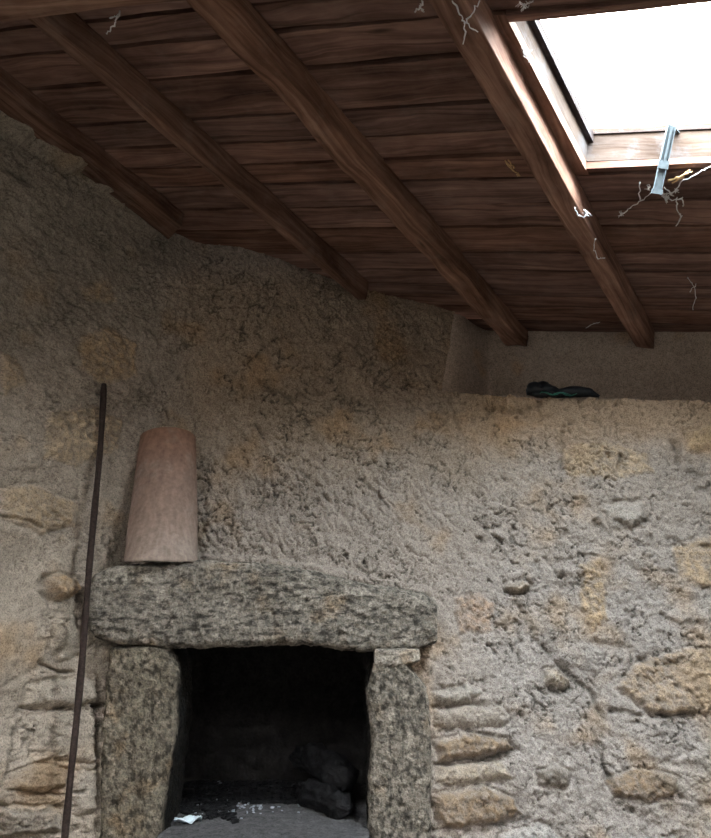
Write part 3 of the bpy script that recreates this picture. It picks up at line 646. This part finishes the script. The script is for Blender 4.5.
# rafters from their under-face edges (left / right) and the line where the right side meets the boards
def timber(name, L0, L1, R0, R1, dep, ext0=.0, ext1=.0, seed=0, top=.0, wane=.004, col=(1, 1, 1), embed=0.0, far_px=None):
    def pt(q, o): return roof(q[0], q[1], o)
    l0, l1, r0, r1 = pt(L0, dep), pt(L1, dep), pt(R0, dep), pt(R1, dep)
    l0, r0 = l0-(l1-l0)*ext0, r0-(r1-r0)*ext0; l1, r1 = l1+(l1-l0)*ext1, r1+(r1-r0)*ext1
    n = 200; t = np.linspace(0, 1, n)[:, None]; Lp = l0+(l1-l0)*t; Rp = r0+(r1-r0)*t
    up = NN*(dep-top)
    ring = []; k = 14; cz = []
    cor = [(Lp, 0.), (Rp, 0.), (Rp, 1.), (Lp, 1.)]; V = []; uv = []; Ln = np.linalg.norm(l1-l0); Wd = np.linalg.norm(r0-l0)
    acc = 0
    for e in range(4):
        (A_, ha), (B_, hb) = cor[e], cor[(e+1) % 4]
        wd = Wd if e in (0, 2) else dep
        for j in range(k):
            s = j/k; P = A_+(B_-A_)*s+up*(ha+(hb-ha)*s)
            V.append(P); uv.append(np.concatenate([t*Ln+seed, np.full((n, 1), acc+wd*s+seed*.7)], 1))
        acc += wd
    V = np.array(V); cen = V.mean(0, keepdims=True); d = V-cen; dn = np.linalg.norm(d, axis=-1, keepdims=True)
    rmin = min(Wd, dep)/2; rd = np.clip((dn-rmin*1.12), 0, 1); V = V-d/dn*rd*(.10)              # soften the arrises
    gn = np.stack([V@nrm(l1-l0)*3, V@BD*14, V@NN*14], -1); h = fbm(gn, 3, seed*3+1)*wane*1.6+fbm(gn*4, 3, seed*3+2)*wane*.5
    V = V+d/dn*h[..., None]
    N = 4*k; F = gridf(N, n, True); Vf = V.reshape(-1, 3); uvf = np.array(uv).reshape(-1, 2)
    capc = [cen[0, 0], cen[0, -1]]; Vf = np.vstack([Vf, capc]); uvf = np.vstack([uvf, [[0, 0], [.1, .1]]]); a_ = N*n
    caps = []
    for i in range(0, N, 2):
        i1, i2 = (i+1) % N, (i+2) % N
        caps += [(a_, i2*n, i1*n, i*n), (a_+1, i*n+n-1, i1*n+n-1, i2*n+n-1)]
    F = np.vstack([F, caps]); c = np.tile(col, (len(Vf), 1))
    return np_mesh(name, Vf, F, c, uvf)
def add_rafter(label, *a, **k):
    tag(thing_mesh('rafter', timber('rafter', *a, **k), M_raft), label, 'rafter', None)
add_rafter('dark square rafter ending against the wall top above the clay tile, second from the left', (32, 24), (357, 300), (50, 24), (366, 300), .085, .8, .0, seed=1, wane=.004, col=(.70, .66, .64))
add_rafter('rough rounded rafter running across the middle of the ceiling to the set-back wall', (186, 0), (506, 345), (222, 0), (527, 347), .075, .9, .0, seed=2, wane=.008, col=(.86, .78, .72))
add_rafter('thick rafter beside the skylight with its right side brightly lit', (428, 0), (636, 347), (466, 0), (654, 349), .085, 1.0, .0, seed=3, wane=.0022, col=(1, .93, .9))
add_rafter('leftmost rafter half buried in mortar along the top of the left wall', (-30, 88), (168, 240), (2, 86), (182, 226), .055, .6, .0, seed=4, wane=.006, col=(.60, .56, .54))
# cross beam under the rafters, near the camera at top left
def cross_beam():
    e0, e1 = roof(-60, 33, .205), roof(260, -4, .205)
    l0, l1 = e0+(e0-e1)*.6, e1+(e1-e0)*2.2; n = 120; t = np.linspace(0, 1, n)[:, None]; ax = nrm(l1-l0); back = -nrm(np.cross(ax, NN)); back = back if back[1] < 0 else -back
    k = 8; V = []; uv = []; cor = [(0, 0), (1, 0), (1, 1), (0, 1)]; wd, hg = .13, -.115; Lp = l0+(l1-l0)*t; acc = 0
    for e in range(4):
        (xa, ya), (xb, yb) = cor[e], cor[(e+1) % 4]
        for j in range(k):
            s = j/k; x, y = xa+(xb-xa)*s, ya+(yb-ya)*s
            V.append(Lp+back*wd*x+NN*(y*.11)); uv.append(np.concatenate([t*3+9, np.full((n, 1), acc+.12*s)], 1))
        acc += .12
    V = np.array(V); cen = V.mean(0, keepdims=True); d = V-cen; dn = np.linalg.norm(d, axis=-1, keepdims=True); V = V-d/dn*np.clip(dn-.066, 0, 1)*.4
    V = V+d/dn*(fbm(np.stack([V@ax*3, V@back*14, V@NN*14], -1), 3, 44)*.007)[..., None]
    F = gridf(4*k, n, True); Vf = V.reshape(-1, 3); me = np_mesh('cross_beam', Vf, F, np.tile([.95, .9, .85], (len(Vf), 1)), np.array(uv).reshape(-1, 2)); return me
tag(thing_mesh('cross_beam', cross_beam(), M_raft), 'brown cross beam passing under the rafters at the top left corner', 'beam')

# ------------------------------------------------------------------ skylight
def hp(a_, c_, h_): return P0+RD*a_+BD*c_+NN*h_
g_in = ray(592, 133); cb = hp(HA1, HC0, 0)
# shaft height: where the ray through the inner corner passes the lower side of the shaft
SH = .118
win = empty('window_1', tuple(hp((HA0+HA1)/2, (HC0+HC1)/2, 0))); tag(win, kind='structure')
def prism(name, quad, h0, h1, mat, par, colr=(1, 1, 1), along=0):
    V = [hp(a_, c_, h0) for a_, c_ in quad]+[hp(a_, c_, h1) for a_, c_ in quad]
    F = [(0, 1, 2, 3), (7, 6, 5, 4), (0, 4, 5, 1), (1, 5, 6, 2), (2, 6, 7, 3), (3, 7, 4, 0)]
    Vv, Fv, uv, o_ = [], [], [], 0
    for f in F:
        q = [V[i] for i in f]; e1 = q[1]-q[0]; e2 = q[3]-q[0]
        sw = np.linalg.norm(e1) < np.linalg.norm(e2); n1, n2 = 24, 8
        for i in range(n1+1):
            for j in range(n2+1):
                s, t_ = i/n1, j/n2; p = q[0]*(1-s)*(1-t_)+q[1]*s*(1-t_)+q[2]*s*t_+q[3]*(1-s)*t_; Vv.append(p)
                x_, y_ = s*np.linalg.norm(e1), t_*np.linalg.norm(e2); uv.append((y_+o_*.01, x_) if sw else (x_+o_*.01, y_))
        Fv.append(gridf(n1+1, n2+1)+o_); o_ += (n1+1)*(n2+1)
    me = np_mesh(name, np.array(Vv), np.vstack(Fv), np.tile(colr, (len(Vv), 1)), np.array(uv)); return part(name, me, mat, par, False)
prism('window_trim', [(HA0-.03, HC0-.050), (HA1+.02, HC0-.050), (HA1+.0, HC0-.0002), (HA0-.03, HC0-.0002)], -.007, .0232, M_raft, win, (.75, .7, .68))
fr = .03; sides = [[(HA0-fr, HC0-fr), (HA0, HC0-fr), (HA0, HC1+fr), (HA0-fr, HC1+fr)], [(HA1, HC0-fr), (HA1+fr, HC0-fr), (HA1+fr, HC1+fr), (HA1, HC1+fr)],
      [(HA0, HC0-fr), (HA1, HC0-fr), (HA1, HC0), (HA0, HC0)], [(HA0, HC1), (HA1, HC1), (HA1, HC1+fr), (HA0, HC1+fr)]]
for s in sides:
    prism('window_frame', s, .0235, SH+.02, M_frame, win)
i0 = .006
prism('window_sash', [(HA1-.006, HC0), (HA1, HC0), (HA1, HC1), (HA1-.006, HC1)], SH-.004, SH+.002, M_rust, win)
prism('window_sash', [(HA0, HC0), (HA1, HC0), (HA1, HC0+.016), (HA0, HC0+.016)], SH-.03, SH+.002, M_frame, win, (.75, .8, .95))
pane = prism('window_pane', [(HA0, HC0), (HA1, HC0), (HA1, HC1), (HA0, HC1)], SH+.004, SH+.007, M_glass, win)
# steel stay hanging from the lower side of the skylight
def stay():
    top = roof(671, 127, -.08); Bm = roof(656, 194, .08); d = Bm-top; ax = nrm(d); rt = nrm(np.cross(ax, NN)); nn = np.cross(rt, ax); Ln = np.linalg.norm(d); L_ = []
    def bar(o1, o2, w, th, x=0, y=0):
        V = []
        for l in (o1, o2):
            for (i, j) in ((-1, -1), (1, -1), (1, 1), (-1, 1)): V.append(top+ax*l*Ln+rt*(x+i*w/2)+nn*(y+j*th/2))
        L_.append((np.array(V), [(0, 1, 2, 3), (7, 6, 5, 4), (0, 4, 5, 1), (1, 5, 6, 2), (2, 6, 7, 3), (3, 7, 4, 0)]))
    bar(-.04, 1, .022, .002); bar(-.04, 1, .002, .010, -.011, -.004); bar(-.04, 1, .002, .010, .011, -.004)
    bar(.0, .55, .006, .006, 0, -.006); bar(.5, .62, .030, .004, 0, -.008); bar(.93, 1.0, .030, .012, 0, -.004); sk_ = skew(top); pl = [hp(sk_[0], sk_[1]-.01, sk_[2]), hp(sk_[0], sk_[1]+.01, sk_[2]), hp(HA1, sk_[1]+.01, SH-.012), hp(HA1, sk_[1]-.01, SH-.012)]; L_.append((np.array(pl+[q+NN*.003 for q in pl]), [(0, 1, 2, 3), (7, 6, 5, 4), (0, 4, 5, 1), (1, 5, 6, 2), (2, 6, 7, 3), (3, 7, 4, 0)]))
    return raw_mesh('window_stay', L_), top, Bm
me, stT, stB = stay(); stay_o = thing_mesh('window_stay', me, M_zinc, False)
tag(stay_o, 'grey galvanised steel stay bar hanging from the lower edge of the skylight', 'window stay')

# ------------------------------------------------------------------ cobwebs and straw
def strands(name, label, paths, rad, mat, off=.01, tuft=None, cat='cobweb', seed=0):
    rnd = random.Random(seed); L_ = []
    for p in paths:
        pp = [roof(x, y, off+rnd.uniform(-.004, .010)) for x, y in p]
        q = []
        for i in range(len(pp)-1):
            for t in range(5): q.append(pp[i]+(pp[i+1]-pp[i])*t/5+np.array([rnd.gauss(0, .0018) for _ in range(3)]))
        q.append(pp[-1]); L_.append(tube_np(q, [rad*1.45*rnd.uniform(.6, 1.5) for _ in q], 5))
    for (x, y, s, n) in (tuft or []):
        for i in range(n):
            c_ = roof(x, y, off+.004); d = nrm(np.array([rnd.gauss(0, 1) for _ in range(3)])); e = c_+d*s*rnd.uniform(.4, 1); m = (c_+e)/2+np.array([rnd.gauss(0, s*.2) for _ in range(3)])
            L_.append(tube_np([c_, m, e], [rad*.8, rad, rad*.5], 4))
    return tag(thing_mesh(name, raw_mesh(name, L_), mat), label, cat)
strands('cobweb', 'dusty forked cobweb dangling below the thick rafter at the top of the frame', [[(453, 0), (460, 14), (465, 24), (463, 44)], [(465, 24), (474, 12), (480, 0)], [(466, 22), (478, 32)]], .0011, M_web, .10, seed=1)
strands('cobweb', 'short frayed cobweb hanging left of the thick rafter at the top of the frame', [[(424, -2), (420, 6), (415, 12)], [(420, 4), (424, 12)]], .0012, M_web, .02, seed=2)
strands('cobweb', 'pale cobweb thread dangling below the cross beam at the top left', [[(120, 12), (116, 22), (112, 30), (106, 33)], [(110, 18), (118, 14)]], .0011, M_web, .12, seed=3)
strands('cobweb', 'grey cobweb knot on the board just above the skylight corner', [[(520, 2), (526, 8)]], .0011, M_web, .008, [(525, 5, .022, 14)], seed=4)
strands('cobweb', 'pale cobweb clump caught on the thick rafter below the skylight', [[(574, 208), (578, 215), (584, 218)], [(584, 210), (592, 216)]], .0013, M_web, .092, [(586, 214, .016, 12)], seed=5)
strands('cobweb', 'thin cobweb loop hanging near the lower end of the thick rafter', [[(595, 238), (594, 250), (598, 258), (605, 258)]], .0011, M_web, .095, seed=6)
strands('cobweb', 'thin cobweb thread on the boards near the right edge, below the stay', [[(688, 278), (694, 286), (696, 298), (693, 310)], [(696, 284), (690, 292)]], .0010, M_web, .012, seed=7)
strands('cobweb', 'small pale cobweb wisp above the set-back wall between two rafters', [[(586, 328), (592, 324), (600, 322)]], .0010, M_web, .012, seed=8)
strands('cobweb', 'cobweb thread stretched from the stay bar down to a dusty tuft on its left', [[(652, 192), (642, 200), (630, 208), (621, 216)], [(640, 202), (640, 182)]], .0011, M_web, .02, [(621, 214, .016, 12), (648, 188, .014, 8)], seed=9)
strands('cobweb', 'tangled cobweb strands fanned out to the right of the stay bar', [[(662, 196), (675, 192), (680, 182), (700, 172), (711, 166), (725, 160)], [(662, 196), (672, 200), (682, 198)], [(676, 198), (678, 212), (682, 216), (676, 226)], [(664, 188), (674, 196)], [(682, 198), (683, 206)]], .0013, M_web, .02, [(666, 197, .022, 18), (676, 190, .014, 8)], seed=10)
strands('cobweb', 'fine dust webs along the left side of the skylight opening', [[(522, 48), (524, 56), (534, 64), (547, 80)], [(524, 52), (532, 50)]], .0007, M_web, .008, [(523, 52, .012, 8), (547, 80, .01, 6)], seed=11)
strands('straw', 'short golden straw bit stuck to the boards left of the thick rafter', [[(505, 160), (512, 168), (520, 176)], [(506, 164), (518, 176)], [(507, 158), (514, 168)]], .0016, M_straw, .006, cat='straw', seed=12)
strands('straw', 'golden straw stems caught in the cobwebs right of the stay bar', [[(668, 182), (680, 176), (692, 172)], [(668, 180), (684, 178)], [(672, 184), (690, 170)]], .0018, M_straw, .015, cat='straw', seed=13)

# ------------------------------------------------------------------ black bundle on the ledge
def on_ledge(px, yoff):
    x = np.interp(px, [445, 711], [xl, xr]); y = baseY(np.array(x), np.array(ledge_z(x)))+yoff; return float(x), float(y), float(ledge_z(x))
def bundle():
    L_ = []; rnd = random.Random(3)
    def lump(path, rads, n=22, seed=0, amp=.010):
        V, F = tube_np(path, rads, n); c = np.repeat([np.mean(path, 0)], len(V), 0)
        d = V-c; d /= np.linalg.norm(d, axis=1)[:, None]; V = V+d*(fbm(V*28, 4, seed)[:, None]*amp); L_.append((V, F))
    def P(px, dy, dz): x, y, z = on_ledge(px+6, dy); return np.array([x, y-.022, z+dz])
    t = np.linspace(0, 1, 24)
    def arc(pxs, dzs, dy, rs, seed, amp):
        pxv = np.interp(t, np.linspace(0, 1, len(pxs)), pxs); dzv = np.interp(t, np.linspace(0, 1, len(dzs)), dzs); lump([P(a_, dy, b_) for a_, b_ in zip(pxv, dzv)], np.interp(t, np.linspace(0, 1, len(rs)), rs), 22, seed, amp)
    arc([526, 534, 544, 552, 557], [.022, .034, .036, .028, .02], .045, [.012, .028, .034, .026, .014], 301, .018)
    arc([545, 556, 566, 580, 590, 600], [.014, .020, .028, .032, .030, .016], .05, [.012, .018, .022, .022, .018, .005], 305, .010)
    arc([530, 545, 560], [.010, .012, .010], .02, [.008, .012, .007], 309, .012)
    return raw_mesh('plastic_bundle', L_), P
me, LP = bundle(); bd = thing_mesh('plastic_bundle', me, M_bag)
tag(bd, 'crumpled black plastic bundle with green twine lying on the plastered wall ledge', 'bundle')
tw = []
for s in range(4):
    rr = random.Random(s); tw.append(tube_np([LP(536+s*4+i*3.2+rr.uniform(-2, 2), .0+rr.uniform(-.004, .006), .008+.006*math.sin(i*1.3+s)) for i in range(9)], .0016, 5))
part('green_twine', raw_mesh('green_twine', tw), M_green, bd)

# ------------------------------------------------------------------ rest of the room (behind and beside the camera)
def quadwall(name, a_, b_, z0, z1, mat, hole=None):
    a_, b_ = np.array(a_, float), np.array(b_, float); L_ = np.linalg.norm(b_-a_); n = int(L_/.05)+1; zz_ = np.arange(z0, z1, .05)
    t = np.linspace(0, 1, n); P = a_+(b_-a_)*t[:, None]; X_ = np.repeat(P[:, :1], len(zz_), 1); Y_ = np.repeat(P[:, 1:], len(zz_), 1); Z_ = np.repeat(zz_[None], n, 0)
    nn = nrm(np.array([-(b_-a_)[1], (b_-a_)[0]])); q = np.stack([X_, Y_, Z_], -1); h = fbm(q*3, 4, 88)*.03
    q[..., 0] += nn[0]*h; q[..., 1] += nn[1]*h; Z_ = np.minimum(q[..., 2], roofz(q[..., 0], q[..., 1])+.01); q[..., 2] = Z_
    kp = np.ones(X_.shape, bool)
    if hole: s_ = np.repeat((t*L_)[:, None], len(zz_), 1); kp = ~((s_ > hole[0]) & (s_ < hole[1]) & (q[..., 2] > hole[2]) & (q[..., 2] < hole[3]))
    c = np.tile([.22, .20, .175], (q.size//3, 1)); v, f, c = compact(q.reshape(-1, 3), gridf(n, len(zz_), keep=kp), c)
    tag(link(name, np_mesh(name, v, f, c), mat), kind='structure')
quadwall('wall_right', (1.80, 3.2), (1.95, -.75), -.02, 3.6, M_wall)
quadwall('wall_front', (1.95, -.75), (-2.1, -.75), -.02, 3.6, M_wall, hole=(2.45, 2.75, 1.0, 1.5))  # hole added behind the camera to let in fill light
quadwall('wall_left_near', (-2.1, -.75), (-1.26, 2.16), -.02, 3.6, M_wall)
tag(link('floor', slab('floor', -2.2, 2.1, -.9, 2.9, -.12, 0, .04, lambda q: fbm(q*3, 3, 89)*.006), M_floor), kind='structure')

# ------------------------------------------------------------------ light
w = bpy.data.worlds.new('sky'); bpy.context.scene.world = w; w.use_nodes = True; nt = w.node_tree
bg = nt.nodes['Background']; tc = nt.nodes.new('ShaderNodeTexCoord'); sx = nt.nodes.new('ShaderNodeSeparateXYZ'); nt.links.new(tc.outputs['Generated'], sx.inputs[0])
nt.links.new(ramp(nt, sx.outputs[2], [(.0, (.03, .03, .03)), (.24, (.09, .09, .09)), (.44, (.80, .81, .82)), (.56, (.98, 1.0, 1.02)), (1, (.97, 1.0, 1.05))]), bg.inputs[0]); bg.inputs[1].default_value = 17.0
def portal(p0, p1, p2, nrm_, name):
    import mathutils
    l = bpy.data.lights.new(name, 'AREA'); l.shape = 'RECTANGLE'; l.size = np.linalg.norm(p1-p0); l.size_y = np.linalg.norm(p2-p0); l.cycles.is_portal = True
    o = bpy.data.objects.new(name, l); C.objects.link(o); z = -nrm(nrm_); x = nrm(p1-p0); y = np.cross(z, x)
    m = mathutils.Matrix([[x[0], y[0], z[0], 0], [x[1], y[1], z[1], 0], [x[2], y[2], z[2], 0], [0, 0, 0, 1]]); o.matrix_world = mathutils.Matrix.Translation(p0+(p1-p0)/2+(p2-p0)/2)@m
q0, q1, q2 = hp(HA0-.05, HC0-.1, SH+.03), hp(HA0-.05, HC1+.1, SH+.03), hp(HA1+.05, HC0-.1, SH+.03)
portal(q0, q1, q2, -NN, 'skylight_portal')
portal(np.array([-.48, -.82, 1.0]), np.array([-.82, -.82, 1.0]), np.array([-.48, -.82, 1.5]), np.array([0., 1, 0]), 'fill_opening_portal')  # portal for the added fill-light hole in the unseen wall

cam = bpy.data.cameras.new('camera'); co = bpy.data.objects.new('camera', cam); C.objects.link(co)
cam.sensor_fit = 'HORIZONTAL'; cam.sensor_width = 36; cam.lens = FPX/711*36; co.location = (0, 0, ZC); co.rotation_euler = (math.pi/2+PITCH, 0, 0); cam.clip_start = .01
sc = bpy.context.scene; sc.camera = co
sc.view_settings.view_transform = 'Standard'; sc.view_settings.look = 'None'; sc.view_settings.gamma = 1; sc.view_settings.exposure = 2.32; sc.view_settings.use_curve_mapping = False
sc.cycles.max_bounces = 10; sc.cycles.diffuse_bounces = 6
